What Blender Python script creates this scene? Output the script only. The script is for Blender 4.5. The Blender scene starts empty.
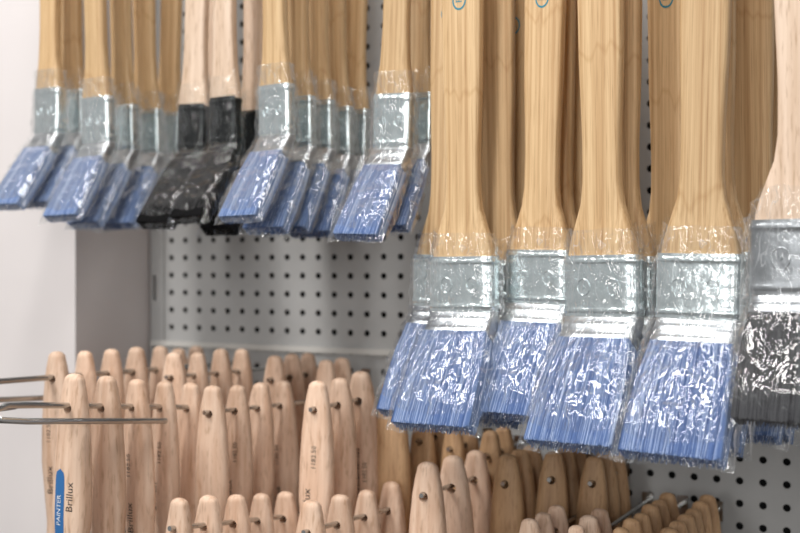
import bpy, math, random
from mathutils import Vector, Matrix, noise
random.seed(7)
ZC = 1.40
A = math.radians(28)
CA, SA = math.cos(A), math.sin(A)
P0 = Vector((-0.2925, 1.30, ZC))
def B(s, d, z):
    """board coordinates: s along the board, d out from the board, z height above eye level"""
    return Vector((P0.x + CA*s - SA*d, P0.y - SA*s - CA*d, ZC + z))
scene = bpy.context.scene
try:
    scene.view_settings.view_transform = 'Standard'
except Exception:
    pass
# ------------------------------------------------------------------ materials
def new_mat(name):
    m = bpy.data.materials.new(name); m.use_nodes = True
    nt = m.node_tree; nt.nodes.clear()
    out = nt.nodes.new('ShaderNodeOutputMaterial')
    return m, nt, out
def lin(c):
    r = []
    for v in c:
        v = v/255.0
        r.append(v/12.92 if v <= 0.04045 else ((v+0.055)/1.055)**2.4)
    return (*r, 1.0)
def simple(name, col, rough=0.5, metal=0.0, nscale=None, namt=0.08, bump=0.0, stretch=(1,1,1), spec=0.5):
    m, nt, out = new_mat(name)
    b = nt.nodes.new('ShaderNodeBsdfPrincipled')
    b.inputs['Roughness'].default_value = rough
    b.inputs['Metallic'].default_value = metal
    b.inputs['Specular IOR Level'].default_value = spec
    nt.links.new(b.outputs[0], out.inputs[0])
    c = lin(col)
    if nscale:
        tc = nt.nodes.new('ShaderNodeTexCoord'); mp = nt.nodes.new('ShaderNodeMapping')
        mp.inputs['Scale'].default_value = stretch
        n = nt.nodes.new('ShaderNodeTexNoise'); n.inputs['Scale'].default_value = nscale; n.inputs['Detail'].default_value = 4
        r = nt.nodes.new('ShaderNodeValToRGB')
        r.color_ramp.elements[0].position = .3; r.color_ramp.elements[1].position = .7
        r.color_ramp.elements[0].color = (*[max(0, x*(1-namt)) for x in c[:3]], 1)
        r.color_ramp.elements[1].color = (*[min(1, x*(1+namt)) for x in c[:3]], 1)
        nt.links.new(tc.outputs['Object'], mp.inputs[0]); nt.links.new(mp.outputs[0], n.inputs['Vector'])
        nt.links.new(n.outputs['Fac'], r.inputs[0]); nt.links.new(r.outputs[0], b.inputs['Base Color'])
        if bump:
            bp = nt.nodes.new('ShaderNodeBump'); bp.inputs['Strength'].default_value = bump; bp.inputs['Distance'].default_value = .002
            nt.links.new(n.outputs['Fac'], bp.inputs['Height']); nt.links.new(bp.outputs[0], b.inputs['Normal'])
    else:
        b.inputs['Base Color'].default_value = c
    return m
def wood(name, c1, c2, fine, along, rough=.5, vr=(.85, 1.1), nodes=False, pore=.8):
    m, nt, out = new_mat(name)
    N = nt.nodes.new; L = nt.links.new
    b = N('ShaderNodeBsdfPrincipled'); b.inputs['Roughness'].default_value = rough
    b.inputs['Specular IOR Level'].default_value = .35
    L(b.outputs[0], out.inputs[0])
    tc = N('ShaderNodeTexCoord'); oi = N('ShaderNodeObjectInfo')
    ad = N('ShaderNodeVectorMath'); ad.operation = 'ADD'
    cmb = N('ShaderNodeCombineXYZ'); mu = N('ShaderNodeMath'); mu.operation = 'MULTIPLY'; mu.inputs[1].default_value = 5
    L(oi.outputs['Random'], mu.inputs[0]); L(mu.outputs[0], cmb.inputs[0]); L(mu.outputs[0], cmb.inputs[2])
    L(tc.outputs['Object'], ad.inputs[0]); L(cmb.outputs[0], ad.inputs[1])
    mp = N('ShaderNodeMapping'); mp.inputs['Scale'].default_value = (fine, fine, along)
    L(ad.outputs[0], mp.inputs[0])
    n = N('ShaderNodeTexNoise'); n.inputs['Scale'].default_value = 1; n.inputs['Detail'].default_value = 5; n.inputs['Roughness'].default_value = .6
    L(mp.outputs[0], n.inputs['Vector'])
    r = N('ShaderNodeValToRGB'); r.color_ramp.elements[0].position = .33; r.color_ramp.elements[1].position = .62
    r.color_ramp.elements[0].color = lin(c1); r.color_ramp.elements[1].color = lin(c2)
    L(n.outputs['Fac'], r.inputs[0])
    # short dark pores / fibres
    mp2 = N('ShaderNodeMapping'); mp2.inputs['Scale'].default_value = (fine*3.2, fine*3.2, along*9)
    L(ad.outputs[0], mp2.inputs[0])
    n2 = N('ShaderNodeTexNoise'); n2.inputs['Scale'].default_value = 1; n2.inputs['Detail'].default_value = 2
    L(mp2.outputs[0], n2.inputs['Vector'])
    r2 = N('ShaderNodeValToRGB'); r2.color_ramp.elements[0].position = .30; r2.color_ramp.elements[1].position = .46
    r2.color_ramp.elements[0].color = (.72,.66,.60,1); r2.color_ramp.elements[1].color = (1,1,1,1)
    L(n2.outputs['Fac'], r2.inputs[0])
    mx = N('ShaderNodeMix'); mx.data_type = 'RGBA'; mx.blend_type = 'MULTIPLY'; mx.inputs[0].default_value = pore
    L(r.outputs[0], mx.inputs[6]); L(r2.outputs[0], mx.inputs[7])
    last = mx.outputs[2]
    if nodes:
        # culm nodes: faint wavy bands across each bamboo slat
        sp = N('ShaderNodeSeparateXYZ'); L(ad.outputs[0], sp.inputs[0])
        mpn = N('ShaderNodeMapping'); mpn.inputs['Scale'].default_value = (110, 110, 14); L(ad.outputs[0], mpn.inputs[0])
        n3 = N('ShaderNodeTexNoise'); n3.inputs['Scale'].default_value = 1; n3.inputs['Detail'].default_value = 1; L(mpn.outputs[0], n3.inputs['Vector'])
        m1 = N('ShaderNodeMath'); m1.operation = 'MULTIPLY_ADD'; m1.inputs[1].default_value = .045
        L(n3.outputs['Fac'], m1.inputs[0]); L(sp.outputs['Z'], m1.inputs[2])
        m2 = N('ShaderNodeMath'); m2.operation = 'PINGPONG'; m2.inputs[1].default_value = .085; L(m1.outputs[0], m2.inputs[0])
        m3 = N('ShaderNodeMapRange'); m3.inputs['From Min'].default_value = 0; m3.inputs['From Max'].default_value = .004
        m3.inputs['To Min'].default_value = .32; m3.inputs['To Max'].default_value = 0; L(m2.outputs[0], m3.inputs['Value'])
        mx3 = N('ShaderNodeMix'); mx3.data_type = 'RGBA'; mx3.blend_type = 'MULTIPLY'
        L(m3.outputs[0], mx3.inputs[0]); L(last, mx3.inputs[6]); mx3.inputs[7].default_value = (.66,.52,.36,1)
        last = mx3.outputs[2]
    hs = N('ShaderNodeHueSaturation'); mr = N('ShaderNodeMapRange')
    mr.inputs['To Min'].default_value = vr[0]; mr.inputs['To Max'].default_value = vr[1]
    L(oi.outputs['Random'], mr.inputs['Value']); L(mr.outputs[0], hs.inputs['Value']); L(last, hs.inputs['Color'])
    L(hs.outputs[0], b.inputs['Base Color'])
    bp = N('ShaderNodeBump'); bp.inputs['Strength'].default_value = .12; bp.inputs['Distance'].default_value = .0005
    L(n.outputs['Fac'], bp.inputs['Height']); L(bp.outputs[0], b.inputs['Normal'])
    return m
BEECH = wood('beech_wood', (212,174,146), (236,206,182), 150, 9)
BAMBOO = wood('bamboo_wood', (188,150,106), (222,190,146), 360, 3, vr=(.88,1.06), nodes=True, pore=.75)
PALE = wood('pale_wood', (206,178,152), (228,204,182), 150, 7)
DBEECH = wood('shaded_beech', (176,138,102), (206,168,128), 160, 9)  # beech again, with the shade of the rear rows put into its colour
TEAL = simple('ferrule_band', (226,236,238), .2, .85, 130, .10, .35)
STEEL = simple('steel', (178,182,186), .28, .9, 90, .2, .25)
DARKFER = simple('blackened_ferrule', (44,47,48), .3, .7, 160, .3, .2)
B1m = simple('bristle_blue', (118,144,190), .4)
B2m = simple('bristle_deep_blue', (84,110,160), .45)
B3m = simple('bristle_pale_blue', (192,206,228), .4)
K1m = simple('bristle_black', (12,12,14), .5, spec=.3)
K2m = simple('bristle_graphite', (24,24,27), .45, spec=.3)
G1m = simple('bristle_grey', (104,105,108), .45)
G2m = simple('bristle_dark_grey', (66,66,70), .45)
INK = simple('print_ink', (40,38,38), .6)
TEALINK = simple('teal_print', (40,130,150), .5)
BLUELAB = simple('blue_label', (50,110,170), .4)
WIRE = simple('chromed_wire', (190,190,188), .25, 1.0)
BOARD = simple('powder_coated_board', (172,172,171), .5, 0, 60, .03)
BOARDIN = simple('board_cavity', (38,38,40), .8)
WALL = simple('painted_wall', (222,216,215), .8, 0, 8, .03)
FLOORM = simple('floor_vinyl', (90,86,82), .6, 0, 5, .1)

def film_mat(name, g0, g1, cr0, cr1):
    m, nt, out = new_mat(name)
    N = nt.nodes.new; L = nt.links.new
    tc = N('ShaderNodeTexCoord')
    mpb = N('ShaderNodeMapping'); mpb.inputs['Scale'].default_value = (1.25, 1, .6); L(tc.outputs['Object'], mpb.inputs[0])
    n = N('ShaderNodeTexNoise'); n.inputs['Scale'].default_value = 85; n.inputs['Detail'].default_value = 2.5; n.inputs['Distortion'].default_value = 1.4
    L(mpb.outputs[0], n.inputs['Vector'])
    bp = N('ShaderNodeBump'); bp.inputs['Strength'].default_value = .7; bp.inputs['Distance'].default_value = .003
    L(n.outputs['Fac'], bp.inputs['Height'])
    g = N('ShaderNodeBsdfGlossy'); g.inputs['Roughness'].default_value = .06; g.inputs['Color'].default_value = (1,1,1,1)
    L(bp.outputs[0], g.inputs['Normal'])
    t = N('ShaderNodeBsdfTransparent'); t.inputs['Color'].default_value = (.985,.99,.99,1)
    lw = N('ShaderNodeLayerWeight'); lw.inputs['Blend'].default_value = .3
    L(bp.outputs[0], lw.inputs['Normal'])
    mr = N('ShaderNodeMapRange'); mr.inputs['To Min'].default_value = g0; mr.inputs['To Max'].default_value = g1
    L(lw.outputs['Fresnel'], mr.inputs['Value'])
    mx = N('ShaderNodeMixShader'); L(mr.outputs[0], mx.inputs[0]); L(t.outputs[0], mx.inputs[1]); L(g.outputs[0], mx.inputs[2])
    # whitened creases of the film
    n2 = N('ShaderNodeTexNoise'); n2.inputs['Scale'].default_value = 30; n2.inputs['Detail'].default_value = 1.5; n2.inputs['Distortion'].default_value = 2.0
    mp = N('ShaderNodeMapping'); mp.inputs['Scale'].default_value = (1, 1, .5)
    L(tc.outputs['Object'], mp.inputs[0]); L(mp.outputs[0], n2.inputs['Vector'])
    sb = N('ShaderNodeMath'); sb.operation = 'SUBTRACT'; sb.inputs[1].default_value = .5
    ab = N('ShaderNodeMath'); ab.operation = 'ABSOLUTE'
    L(n2.outputs['Fac'], sb.inputs[0]); L(sb.outputs[0], ab.inputs[0])
    m2 = N('ShaderNodeMapRange'); m2.inputs['From Min'].default_value = 0; m2.inputs['From Max'].default_value = .006
    m2.inputs['To Min'].default_value = cr0; m2.inputs['To Max'].default_value = cr1
    L(ab.outputs[0], m2.inputs['Value'])
    df = N('ShaderNodeBsdfDiffuse'); df.inputs['Color'].default_value = (.9,.92,.95,1)
    mx2 = N('ShaderNodeMixShader'); L(m2.outputs[0], mx2.inputs[0]); L(mx.outputs[0], mx2.inputs[1]); L(df.outputs[0], mx2.inputs[2])
    L(mx2.outputs[0], out.inputs[0])
    return m
FILM = film_mat('clear_film', .05, .34, .32, .012)
FILMK = film_mat('thin_clear_film', .02, .16, .08, .0)

# ------------------------------------------------------------------ mesh builder
class MB:
    def __init__(self): self.v=[]; self.f=[]; self.m=[]; self.mats=[]
    def mi(self, mat):
        if mat not in self.mats: self.mats.append(mat)
        return self.mats.index(mat)
    def add(self, vs, fs, mat):
        o = len(self.v); self.v += [tuple(v) for v in vs]; i = self.mi(mat)
        for f in fs: self.f.append(tuple(o+k for k in f)); self.m.append(i)
    def loft(self, rings, mat, cap0=True, cap1=True):
        n = len(rings[0]); vs = [p for r in rings for p in r]; fs = []
        for j in range(len(rings)-1):
            for i in range(n):
                a=j*n+i; b=j*n+(i+1)%n; fs.append((a, b, b+n, a+n))
        if cap0: fs.append(tuple(range(n-1,-1,-1)))
        if cap1: fs.append(tuple((len(rings)-1)*n+i for i in range(n)))
        self.add(vs, fs, mat)
    def tube(self, pts, r, mat, n=8):
        pts = [Vector(p) for p in pts]; rings = []
        for i, p in enumerate(pts):
            d = (pts[min(i+1, len(pts)-1)] - pts[max(i-1, 0)]).normalized()
            up = Vector((0,0,1)) if abs(d.z) < .9 else Vector((1,0,0))
            x = d.cross(up).normalized(); y = x.cross(d)
            rings.append([p + x*r*math.cos(2*math.pi*k/n) + y*r*math.sin(2*math.pi*k/n) for k in range(n)])
        self.loft(rings, mat)
    def box(self, o, ax, ay, az, mat):
        vs = [o + ax*i + ay*j + az*k for i in (0,1) for j in (0,1) for k in (0,1)]
        self.add(vs, [(0,1,3,2),(4,6,7,5),(0,4,5,1),(2,3,7,6),(0,2,6,4),(1,5,7,3)], mat)
    def mesh(self, name, sharp=40):
        me = bpy.data.meshes.new(name); me.from_pydata(self.v, [], self.f)
        for m in self.mats: me.materials.append(m)
        me.polygons.foreach_set('material_index', self.m)
        me.polygons.foreach_set('use_smooth', [True]*len(self.f))
        me.update()
        try: me.set_sharp_from_angle(angle=math.radians(sharp))
        except Exception: pass
        return me
def link(name, me):
    o = bpy.data.objects.new(name, me); scene.collection.objects.link(o); return o
def sec(c, ex, ey, hw, ht, n=2.6, k=28):
    r = []
    for i in range(k):
        a = 2*math.pi*i/k; cc, ss = math.cos(a), math.sin(a)
        r.append(c + ex*(hw*math.copysign(abs(cc)**(2/n), cc)) + ey*(ht*math.copysign(abs(ss)**(2/n), ss)))
    return r
def interp(prof, z):
    for (a, va), (b, vb) in zip(prof, prof[1:]):
        if a <= z <= b:
            t = (z-a)/(b-a); t = t*t*(3-2*t)*.5 + t*.5
            return va + (vb-va)*t
    return prof[-1][1] if z > prof[-1][0] else prof[0][1]
EX, EY, EZ = Vector((1,0,0)), Vector((0,1,0)), Vector((0,0,1))
def handle_mesh(prof, thick, hole_z, hole_r, steps=46, n=2.6):
    """prof: list of (z, full width) ; last point is rounded tip"""
    z0, z1 = prof[0][0], prof[-1][0]
    mb = MB(); rings = []
    for j in range(steps+1):
        z = z0 + (z1-z0)*j/steps
        rings.append(sec(Vector((0,0,z)), EX, EY, interp(prof, z)/2, interp(thick, z)/2, n, 36))
    # dome at the tip
    hw, ht = interp(prof, z1)/2, interp(thick, z1)/2
    for k in range(1, 7):
        a = k/6*math.pi/2*.97
        rings.append(sec(Vector((0,0,z1+hw*.75*math.sin(a))), EX, EY, hw*math.cos(a)**.85, ht*math.cos(a)**.85, n, 36))
    mb.loft(rings, BEECH)
    me = mb.mesh('tmp'); ob = link('tmp', me)
    cb = MB(); cb.loft([sec(Vector((0,-.03,hole_z)), EX, EZ, hole_r, hole_r, 2, 20), sec(Vector((0,.03,hole_z)), EX, EZ, hole_r, hole_r, 2, 20)], BEECH)
    import bmesh
    cm = cb.mesh('tmpc'); bm = bmesh.new(); bm.from_mesh(cm); bmesh.ops.recalc_face_normals(bm, faces=bm.faces); bm.to_mesh(cm); bm.free()
    bm = bmesh.new(); bm.from_mesh(me); bmesh.ops.recalc_face_normals(bm, faces=bm.faces); bm.to_mesh(me); bm.free()
    co = link('tmpc', cm)
    md = ob.modifiers.new('b', 'BOOLEAN'); md.operation = 'DIFFERENCE'; md.object = co; md.solver = 'EXACT'
    dg = bpy.context.evaluated_depsgraph_get(); ev = ob.evaluated_get(dg); rm = ev.to_mesh()
    vs = [v.co.copy() for v in rm.vertices]; fs = [tuple(p.vertices) for p in rm.polygons]
    ev.to_mesh_clear()
    bpy.data.objects.remove(ob); bpy.data.objects.remove(co)
    return vs, fs
def surf(prof, thick, x, z, n=2.6):
    hw, ht = interp(prof, z)/2, interp(thick, z)/2
    q = min(.98, abs(x/hw))
    return -ht*(1-q**n)**(1/n) - .00014
def text_geo(s, size):
    cu = bpy.data.curves.new('t', 'FONT'); cu.body = s; cu.size = size; cu.resolution_u = 2; cu.align_x = 'CENTER'; cu.align_y = 'CENTER'
    o = link('t', cu); dg = bpy.context.evaluated_depsgraph_get(); ev = o.evaluated_get(dg); m = ev.to_mesh()
    vs = [v.co.copy() for v in m.vertices]; fs = [tuple(p.vertices) for p in m.polygons]; ev.to_mesh_clear()
    bpy.data.objects.remove(o); return vs, fs
def put_text(mb, s, size, xc, zc, prof, thick, mat, n=2.6, lift=0):
    vs, fs = text_geo(s, size)
    out = []
    for v in vs:
        x = xc - v.y; z = zc + v.x
        out.append(Vector((x, surf(prof, thick, x, z, n)-lift, z)))
    mb.add(out, fs, mat)

# ------------------------------------------------------------------ angled (radiator) brush
BIGP = [(0,.052),(.010,.050),(.022,.042),(.040,.0315),(.055,.0285),(.08,.0285),(.15,.033),(.22,.035),(.31,.031),(.35,.024)]
BIGT = [(0,.016),(.03,.013),(.08,.0125),(.35,.012)]
SMP = [(0,.034),(.01,.032),(.03,.026),(.06,.0235),(.15,.025),(.25,.026),(.30,.018)]
SMT = [(0,.012),(.04,.011),(.30,.011)]
def angled_brush(name, W, T, Lu, Ll, Lb, bend, prof, thick, hz, cols, wmat, fer, seed, logo=False, film=True, flare=1.16):
    rnd = random.Random(seed); mb = MB()
    vs, fs = handle_mesh(prof, thick, hz, .004, n=4.2)
    mb.add(vs, fs, wmat)
    b = math.radians(bend); D = Vector((0,-math.sin(b),-math.cos(b))); Yp = Vector((0, math.cos(b), -math.sin(b)))
    # upper ferrule with crimp beads
    rings = []
    for j in range(33):
        u = j/32; z = .002 - (Lu+.002)*u
        g = .0008*(math.exp(-((u-.1)/.03)**2) + math.exp(-((u-.9)/.03)**2))
        rings.append(sec(Vector((0,0,z)), EX, EY, W/2+g, T/2+g, 5, 36))
    mb.loft(rings, fer)
    # stamped rings and nail heads
    for sx in (-.2, .2):
        c = Vector((sx*W, -T/2-.0001, -Lu*.5)); R = W*.085
        pts = [c + EX*R*math.cos(t*math.pi/8) + EZ*R*1.2*math.sin(t*math.pi/8) for t in range(17)]
        mb.tube(pts, .0004, fer, 6)
        mb.loft([sec(c+EY*.001, EX, EZ, .0014, .0014, 2, 10), sec(c-EY*.0007, EX, EZ, .0009, .0009, 2, 10)], fer)
    # bent lower ferrule
    c0 = Vector((0,0,-Lu)); rings = []
    for k in range(6):
        a = b*k/5; rr = T*.6
        cen = c0 + Vector((0, -rr*(1-math.cos(a)), -rr*math.sin(a)))
        rings.append(sec(cen, EX, Vector((0, math.cos(a), -math.sin(a))), W/2*.995, T/2*.98, 5, 36))
    c1 = cen
    for k in range(1, 17):
        g = .0005*(math.exp(-((k/16-.3)/.08)**2) + math.exp(-((k/16-.8)/.08)**2))
        rings.append(sec(c1 + D*Ll*k/16, EX, Yp, W/2*.995 + g, T/2*.98+g, 5, 36))
    fm = STEEL if fer != DARKFER else DARKFER
    mb.loft(rings, fm); c2 = c1 + D*Ll
    # bristle core
    def fl_(u): return 1 + (flare-1)*min(1, u*2.2)**.7
    rings = []
    for k in range(15):
        u = k/14; fl = fl_(u)
        rr = sec(c2 + D*(Lb*.97*u-.002), EX, Yp, W/2*.94*fl, T/2*.90*(1+.08*math.sin(u*2))*(1-.2*u*u), 5, 36)
        rings.append(rr)
    mb.loft(rings, cols[1])
    N = 1500
    for i in range(N):
        side = rnd.random()
        if side < .62: u = rnd.uniform(-1,1); v = -1
        elif side < .7: u = rnd.uniform(-1,1); v = 1
        elif side < .88: u = rnd.choice((-1,1)); v = rnd.uniform(-1,1)
        else: u = rnd.uniform(-1,1); v = rnd.uniform(-1,1)
        r = rnd.uniform(.00022,.0005); Ls = Lb*rnd.uniform(.968,1.0)
        rings = []
        jx = rnd.uniform(-.0018,.0018); jv = rnd.uniform(0,.0006)
        for uu, s in ((0,1),(.3,1),(.65,1),(1,.8)):
            p = c2 + EX*(u*W*.474*fl_(uu) + jx*uu) + Yp*(v*(T*.468*(1+.08*math.sin(uu*2))*(1-.2*uu*uu)+jv)) + D*(Ls*uu-.001)
            rings.append([p + EX*r*s*math.cos(t*2.0944+.5) + Yp*r*s*math.sin(t*2.0944+.5) for t in range(3)])
        q = rnd.random(); mt = cols[0] if q < .56 else (cols[1] if q < .76 else cols[2])
        mb.loft(rings, mt, False, True)
    if logo:
        # printed ring mark and lettering on the handle
        cx, cz = 0.0, .203
        g = []; F = []
        for k in range(28):
            a = 2*math.pi*k/28
            for R in (.0048, .0060):
                x = cx+R*math.cos(a); z = cz+R*math.sin(a)*1.3; g.append(Vector((x, surf(prof, thick, x, z, 4.2), z)))
        for k in range(28): a=2*k; b2=2*((k+1)%28); F.append((a, b2, b2+1, a+1))
        mb.add(g, F, TEALINK)
        put_text(mb, 'P', .008, cx, cz, prof, thick, TEALINK, 4.2)
        put_text(mb, 'PROFI 50', .007, cx, .238, prof, thick, TEALINK, 4.2)
    if film:
        # crumpled clear sleeve
        nU, nV = 80, 76; off = rnd.uniform(0,50); path = []
        Lt = Lu + Ll + Lb
        for j in range(nV):
            u = j/(nV-1); L = -.022 + u*(Lt + .022 + .009)
            if L < Lu: c = Vector((0,0,-L)); ey = EY
            else:
                q = min(1,(L-Lu)/(T*.6*b)) ; a = b*q; rr = T*.6
                c = c0 + Vector((0, -rr*(1-math.cos(a)), -rr*math.sin(a)))
                if q >= 1: c = c1 + D*(L-Lu-rr*b)
                ey = Vector((0, math.cos(a), -math.sin(a)))
            fl = fl_(max(0, min(1.0, (L-Lu-Ll)/Lb)))
            if L < 0: hw = max(interp(prof, -L)/2+.002, W/2*.8); ht = T/2+.002
            else: hw = W/2*fl + .0024 + .003*(L/Lt); ht = T/2*1.03 + .0024
            e = (L-Lt+.012)/.021
            if e > 0: ht = ht*(1-min(1,e)) + .0006; hw += .001
            ring = []
            for i, p in enumerate(sec(c, EX, ey, hw, ht, 3.2, nU)):
                dirv = (p-c).normalized()
                n1 = noise.noise(Vector((p.x*40+off, p.y*50, p.z*25)))
                n2 = 1-abs(noise.noise(Vector((p.x*80+p.z*40, p.y*80+off, p.z*45))))*4
                n4 = 1-abs(noise.noise(Vector((p.x*60-p.z*50, p.y*60-off, p.z*60))))*5
                n3 = noise.noise(Vector((p.x*200, p.y*200, p.z*160+off)))
                amp = 1 if e <= 0 else .5
                ring.append(p + dirv*amp*(.0024*abs(n1) + .0014*max(0,n2) + .0012*max(0,n4) + .0002*n3) + (D if L > Lt else EZ*0)*(.005*n1) + (EZ*.012*n1 if j == 0 else EZ*0))
            path.append(ring)
        mb.loft(path, FILMK if cols[0] == K1m else FILM, False, False)
    return mb.mesh(name, 50)
BL = (B1m, B2m, B3m); BK = (K1m, K1m, K2m)
big = [angled_brush('angled_paintbrush_wide', .057,.018,.041,.017,.080,33,BIGP,BIGT,.335,BL,BAMBOO,TEAL,10+i,logo=(i!=1),flare=1.14) for i in range(3)]
PALEP = [(z*1.05, w*1.26) for z, w in BIGP]
bigk = angled_brush('pale_paintbrush_wide', .070,.020,.046,.012,.070,22,PALEP,BIGT,.35,(G1m,G2m,G1m),PALE,STEEL,31,flare=1.06)
small = [angled_brush('angled_paintbrush_narrow', .036,.0125,.043,.018,.070,35,SMP,SMT,.285,BL,BAMBOO,TEAL,40+i,flare=1.12) for i in range(3)]
smallk = [angled_brush('black_angled_paintbrush', .032,.0135,.041,.012,.072,36,SMP,SMT,.285,BK,PALE,DARKFER,50+i,flare=1.14) for i in range(2)]

# ------------------------------------------------------------------ flat brush with tapered beech handle (hung by the tip)
simple_white = simple('white_print', (235,238,240), .5)
def flat_brush(name, kind, wmat, seed):
    rnd = random.Random(seed); mb = MB()
    L = .165
    prof = [(-L,.024),(-.150,.023),(-.125,.027),(-.095,.0315),(-.070,.0308),(-.045,.0280),(-.025,.0240),(-.012,.0195),(-.006,.0160)]
    thick = [(-L,.014),(-.15,.013),(-.10,.0170),(-.06,.0160),(-.025,.013),(-.006,.0105)]
    vs, fs = handle_mesh(prof, thick, -.024, .0036)
    mb.add(vs, fs, wmat)
    if kind == 'print':
        put_text(mb, 'Brillux', .0095, -.004, -.100, prof, thick, INK)
        put_text(mb, '1182.50', .0060, .002, -.062, prof, thick, INK)
    if kind == 'number':
        put_text(mb, '1182.50', .0060, -.003, -.070, prof, thick, INK)
        put_text(mb, 'Brillux', .0095, -.002, -.112, prof, thick, INK)
    if kind == 'blue':
        g = []; F = []; x0 = -.0040
        for j in range(33):
            z = -.150+.084*j/32; w = .0046*math.sqrt(max(0.0, 1-abs((j-16)/16)**14))
            for x in (x0-w, x0-w/2, x0, x0+w/2, x0+w): g.append(Vector((x, surf(prof, thick, x, z), z)))
        for j in range(32):
            for k in range(4): a=j*5+k; F.append((a,a+1,a+6,a+5))
        mb.add(g, F, BLUELAB)
        put_text(mb, 'PAINTER', .0055, x0, -.095, prof, thick, simple_white, lift=.0003)
        put_text(mb, 'Brillux', .008, .0055, -.085, prof, thick, INK)
    if kind == 'barcode':
        z = -.10
        while z < -.062:
            w = rnd.choice((.0004,.0008,.0013)); xs = [-.0075+.001*i for i in range(10)]
            g = [Vector((x, surf(prof, thick, x, zz), zz)) for zz in (z, z+w) for x in xs]
            mb.add(g, [(i, i+1, i+11, i+10) for i in range(9)], INK)
            z += w + rnd.choice((.0005,.0009))
        put_text(mb, '1182.50', .005, .006, -.08, prof, thick, INK)
    # ferrule
    rings = []
    for j in range(17):
        u = j/16; z = -L+.004-.04*u; g = .0007*(math.exp(-((u-.2)/.05)**2)+math.exp(-((u-.45)/.05)**2))
        hw = .0125+.0045*min(1,u*1.6)
        rings.append(sec(Vector((0,0,z)), EX, EY, hw+g, .0085+g-.0015*u, 4, 32))
    mb.loft(rings, STEEL)
    rings = [sec(Vector((0,0,-L-.036-.05*k/6)), EX, EY, .0165*(1+.05*math.sin(k/6*3)), .0065*(1-.5*(k/6)**2), 4, 32) for k in range(7)]
    mb.loft(rings, K2m)
    for i in range(160):
        u = rnd.uniform(-1,1); v = rnd.choice((-1,1))
        p0 = Vector((u*.0162, v*.0064, -L-.034)); p1 = Vector((u*.0168+rnd.uniform(-.001,.001), v*.0036, -L-.036-.052*rnd.uniform(.92,1)))
        mb.loft([[p0+EX*.0004, p0-EX*.0004, p0+EY*.0006*v],[p1+EX*.0003, p1-EX*.0003, p1+EY*.0004*v]], rnd.choice((K1m,K2m)), False, True)
    return mb.mesh(name, 45)
flat = {k: flat_brush('flat_paintbrush_'+k, k, BEECH, i) for i, k in enumerate(('plain','print','number','blue','barcode'))}
dark = {k: flat_brush('shaded_paintbrush_'+k, k, DBEECH, 20+i) for i, k in enumerate(('plain','print'))}  # same flat brushes in the shade-darkened beech

def place(name, me, s, d, z, sc=1, yaw=0, roll=0, pitch=0):
    o = link(name, me); o.location = B(s, d, z)
    o.rotation_euler = (math.radians(pitch), math.radians(roll), -A + math.radians(yaw)); o.scale = (sc, sc, sc)
    return o
def hook(s, d_end, z_end, slope, r=.0020, tip=True, extra=None):
    mb = MB(); f = lambda d: z_end - slope*(d_end-d)
    pts = [B(s, d, f(d)) for d in (0.0008, d_end*.5, d_end-.006)]
    if tip: pts += [B(s, d_end-.001, f(d_end)+.0015), B(s, d_end+.002, f(d_end)+.005), B(s, d_end+.003, f(d_end)+.011)]
    mb.tube(pts, r, WIRE, 10)
    ax = B(1,0,0)-B(0,0,0); ay = B(0,1,0)-B(0,0,0)
    mb.box(B(s-.005, .0003, f(0)-.010), ax*.010, ay*.0022, EZ*.018, WIRE)
    if extra: 
        for e in extra: mb.tube([B(*p) for p in e], r, WIRE, 10)
    return link('display_hook', mb.mesh('display_hook', 40))
# --- hooks with narrow angled brushes: (s, d_front, ferrule-top z, spacing, n)
for s, d0, z, sp, n, kind in [(.044,.20,.172,.030,2,'b'),(.107,.20,.156,.035,4,'b'),(.2085,.180,.150,.040,2,'k'),(.252,.190,.148,.046,3,'k'),(.318,.205,.151,.033,5,'b'),(.427,.19,.144,.040,2,'b')]:
    for i in range(n):
        sc = random.uniform(.985,1.02)
        me = small[i % 3] if kind == 'b' else smallk[i % 2]
        zz = z + .2885  # contact height of the rod in the handle hole
        place('black_angled_paintbrush' if kind == 'k' else 'angled_paintbrush', me, s, d0-i*sp, zz-.287*sc, sc, random.uniform(-6,6), random.uniform(-2,2))
    hook(s, d0+.03, z+.2885, 0)
# --- hooks with wide angled brushes
for s, ds, z, sc0, kind, yw in [(.4720,(.183,),.002,.99,'b',2),(.5050,(.220,.150,.115),.003,1,'b',-1),(.561,(.2,.165,.13),-.002,.97,'b',-6),
                           (.621,(.231,.190,),.014,1.03,'b',-8),(.646,(.14,.105),.008,1,'b',-6),(.6942,(.247,.205),.016,1.02,'b',-5),(.714,(.165,.13,.09),.004,1.0,'b',-5),
                           (.766,(.267,),.028,1,'w',-6)]:
    for i, d in enumerate(ds):
        sc = sc0*random.uniform(.99,1.01)
        if kind == 'w': place('wide_paintbrush', bigk, s, d, z, sc, yw, 0)
        else: place('angled_paintbrush', big[i % 3] if i else random.choice((big[0],big[2])), s, d, z+.337-.337*sc, sc, yw+random.uniform(-3,3), random.uniform(-1.2,1.2))
    hook(s, ds[0]+.03, z+(.3372 if kind == 'b' else .352), 0)
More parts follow.
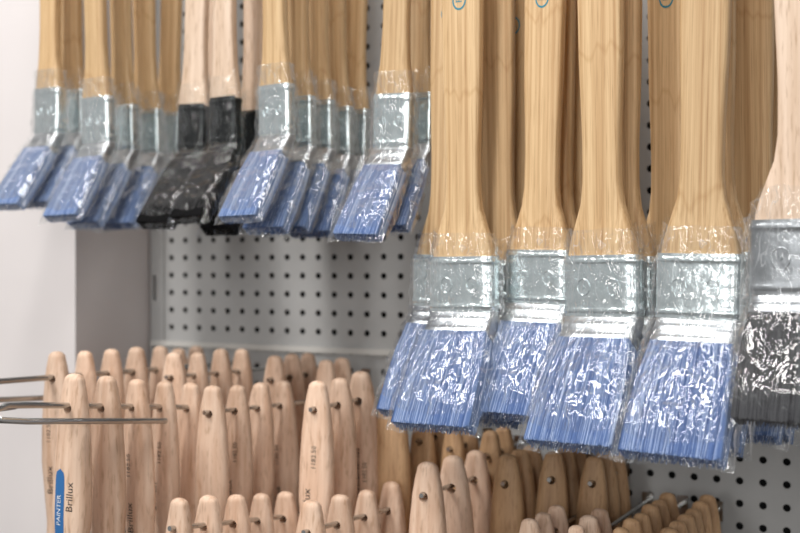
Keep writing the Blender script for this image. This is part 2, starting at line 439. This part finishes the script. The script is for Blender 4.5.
# --- hooks with flat brushes: s, d_front, tip z, slope, spacing, n, scale, family, tipped
rows = [(.2334,.36,-.086,.12,.036,5,1.04,'f'),(.276,.24,-.103,.05,.036,4,1.0,'f'),(.3577,.20,-.099,.0,.037,3,1.02,'f'),
        (.1339,.28,-.076,.03,.035,5,1.0,'f'),(.2010,.20,-.080,.03,.035,4,.98,'f'),(.2447,.10,-.089,.0,.03,3,.98,'f'),(.292,.08,-.0925,0,.03,2,1,'f'),
        (.0994,.10,-.088,0,.03,3,.98,'f'),
        (.3215,.34,-.177,.14,.036,5,1.0,'f'),(.3960,.27,-.185,.06,.044,4,1.02,'f'),(.4634,.20,-.160,.03,.048,3,1.12,'f'),
        (.5006,.12,-.162,.0,.028,3,1.05,'d'),(.5350,.10,-.160,0,.028,3,1.0,'d'),(.568,.09,-.162,0,.028,3,1.0,'d'),
        (.3860,.12,-.105,0,.03,1,1.0,'d'),(.3980,.08,-.140,0,.03,2,1.0,'d'),(.4300,.08,-.145,0,.03,2,1.0,'d'),(.4630,.07,-.150,0,.03,2,1.0,'d'),
        (.552,.20,-.197,0,.030,3,.86,'f'),(.5900,.20,-.196,0,.028,3,.86,'f'),(.6220,.19,-.196,0,.027,6,.86,'d'),(.6530,.17,-.198,0,.026,6,.86,'d')]
for r_i, (s, d0, z, sl, sp, n, sc0, fam) in enumerate(rows):
    zrod = z - .0224*sc0
    for i in range(n):
        sc = sc0*random.uniform(.93,1.06)
        d = d0-i*sp
        if fam == 'd': me = random.choice((dark['plain'], dark['plain'], dark['print']))
        else:
            me = flat[random.choice(('plain','plain','print','number'))]
            if r_i == 0: me = (flat['blue'], flat['plain'], flat['number'], flat['print'], flat['plain'])[i]; 
            if r_i == 0 and i == 0: sc = 1.12
            if r_i == 2 and i == 2: me = flat['barcode']; sc = 1.14
            if r_i == 3 and i == 0: me = flat['number']
        zr = zrod - sl*(d0-d)
        place('paintbrush', me, s, d, zr + (.024-.0014)*sc, sc, random.uniform(-9,9), random.uniform(-2,2))
    if r_i == 0:
        e = .065; ze = zrod + sl*e
        ex = [[(s, .40, zrod+sl*.04), (s+.001,.43, ze), (s+.008,.452, ze-.003), (s+.018,.45, ze-.007), (s+.023,.43, ze-.010), (s+.024,.28, ze-.028)],
              [(s, .42, zrod+sl*.06-.001), (s-.012,.52, zrod+.004)]]
        hook(s, .42, zrod+sl*.06, sl, r=.0024, tip=False, extra=ex)
    elif r_i == 3:
        hook(s, .38, zrod+sl*.10, sl, r=.0026, tip=True, extra=[[(s-.02, .36, zrod-.014), (s-.02, .28, zrod-.02), (s-.02,.001,zrod-.03)]])
    else:
        hook(s, d0+.018, zrod+sl*.018, sl, tip=False)

# ------------------------------------------------------------------ perforated board
def pegboard():
    mb = MB(); p = .020; n = 16; R = .0034
    ax = B(1,0,0)-B(0,0,0); ay = B(0,1,0)-B(0,0,0)
    S0, S1 = .022, 1.10; Z0, Z1 = -.42, .36
    def sq(i):
        a = 2*math.pi*i/n; c, s = math.cos(a), math.sin(a); k = max(abs(c), abs(s)); return c/k*p/2, s/k*p/2
    nx = int((S1-S0)/p); nz = int((Z1-Z0)/p)
    for ix in range(nx):
        for iz in range(nz):
            cs = S0+p*(ix+.5); cz = Z0+p*(iz+.5); vs = []
            for i in range(n): x, z = sq(i); vs.append(B(cs+x, 0, cz+z))
            for i in range(n): a = 2*math.pi*i/n; vs.append(B(cs+R*math.cos(a), 0, cz+R*math.sin(a)))
            for i in range(n): a = 2*math.pi*i/n; vs.append(B(cs+R*math.cos(a), -.0015, cz+R*math.sin(a)))
            fs = []
            for i in range(n): j=(i+1)%n; fs.append((i,j,n+j,n+i)); fs.append((n+i,n+j,2*n+j,2*n+i))
            mb.add(vs, fs, BOARD)
    S1 = S0+p*nx; Z1 = Z0+p*nz
    # plain sheet above / below the perforated field
    mb.box(B(S0,-.0015,Z1), ax*(S1-S0), ay*.0015, EZ*.9, BOARD)
    mb.box(B(S0,-.0015,-ZC+.08), ax*(S1-S0), ay*.0015, EZ*(Z0+ZC-.08), BOARD)
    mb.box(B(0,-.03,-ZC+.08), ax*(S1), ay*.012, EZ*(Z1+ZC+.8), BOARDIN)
    # slotted upright at the left edge
    zs = Z0
    while zs < Z1:
        mb.box(B(.0025,-.001,zs), ax*.0195, ay*.003, EZ*.052, BOARD)
        mb.box(B(.0025,-.001,zs+.052), ax*.004, ay*.003, EZ*.030, BOARD)
        mb.box(B(.0105,-.001,zs+.052), ax*.0115, ay*.003, EZ*.030, BOARD)
        zs += .082
    return link('pegboard', mb.mesh('pegboard', 30))
pegboard()
ax = B(1,0,0)-B(0,0,0); ay = B(0,1,0)-B(0,0,0)
mb = MB(); mb.box(B(.004,.0006,-.092), ax*1.09, ay*.004, EZ*.006, simple('rail_enamel',(205,203,198),.4)); link('trim_1', mb.mesh('trim_1'))
mb = MB()
mb.box(B(-1.4,-.04,-ZC), ax*1.4, ay*.16, EZ*2.8, WALL)
link('wall_left', mb.mesh('wall_left', 30))
mb = MB(); mb.box(B(0.0,-.14,-ZC), ax*2.2, ay*.10, EZ*2.8, WALL); link('wall_back', mb.mesh('wall_back', 30))
mb = MB(); mb.box(Vector((-3,-3,-.05)), EX*6, EY*5.5, EZ*.05, FLOORM); link('floor', mb.mesh('floor'))

# ------------------------------------------------------------------ light
w = bpy.data.worlds.new('shop_ambient'); scene.world = w; w.use_nodes = True
w.node_tree.nodes['Background'].inputs[0].default_value = (1.0,.985,.975,1); w.node_tree.nodes['Background'].inputs[1].default_value = .32
def area(name, loc, target, sx, sy, power, col=(1,.98,.955)):
    l = bpy.data.lights.new(name, 'AREA'); l.shape = 'RECTANGLE'; l.size = sx; l.size_y = sy; l.energy = power; l.color = col
    o = bpy.data.objects.new(name, l); scene.collection.objects.link(o); o.location = loc
    o.rotation_euler = (Vector(target)-Vector(loc)).to_track_quat('-Z','Y').to_euler(); return o
area('ceiling_lamp', (-1.2,.1,2.9), (0,1.1,1.4), .2, 1.2, 30)
area('ceiling_lamp', (-.1,.1,2.9), (0.1,1.0,1.4), .2, 1.2, 13)
# added strip lights behind the camera, to give highlights on the film
area('highlight_strip', (-2.4,-2.6,2.0), (0,1.1,1.3), .35, 1.4, 26, (1,.99,.97))
area('highlight_strip', (-.9,-3.0,2.0), (0,1.1,1.3), .35, 1.4, 15, (1,.99,.97))
area('highlight_strip', (.9,-3.0,2.0), (0,1.1,1.3), .35, 1.4, 8, (1,.99,.97))

cam = bpy.data.cameras.new('camera'); cam.lens = 50; cam.sensor_width = 36; cam.clip_start = .05
cam.dof.use_dof = True; cam.dof.focus_distance = .80; cam.dof.aperture_fstop = 5.6
co = bpy.data.objects.new('camera', cam); scene.collection.objects.link(co)
co.location = (0,0,ZC); co.rotation_euler = (math.radians(90),0,0); scene.camera = co
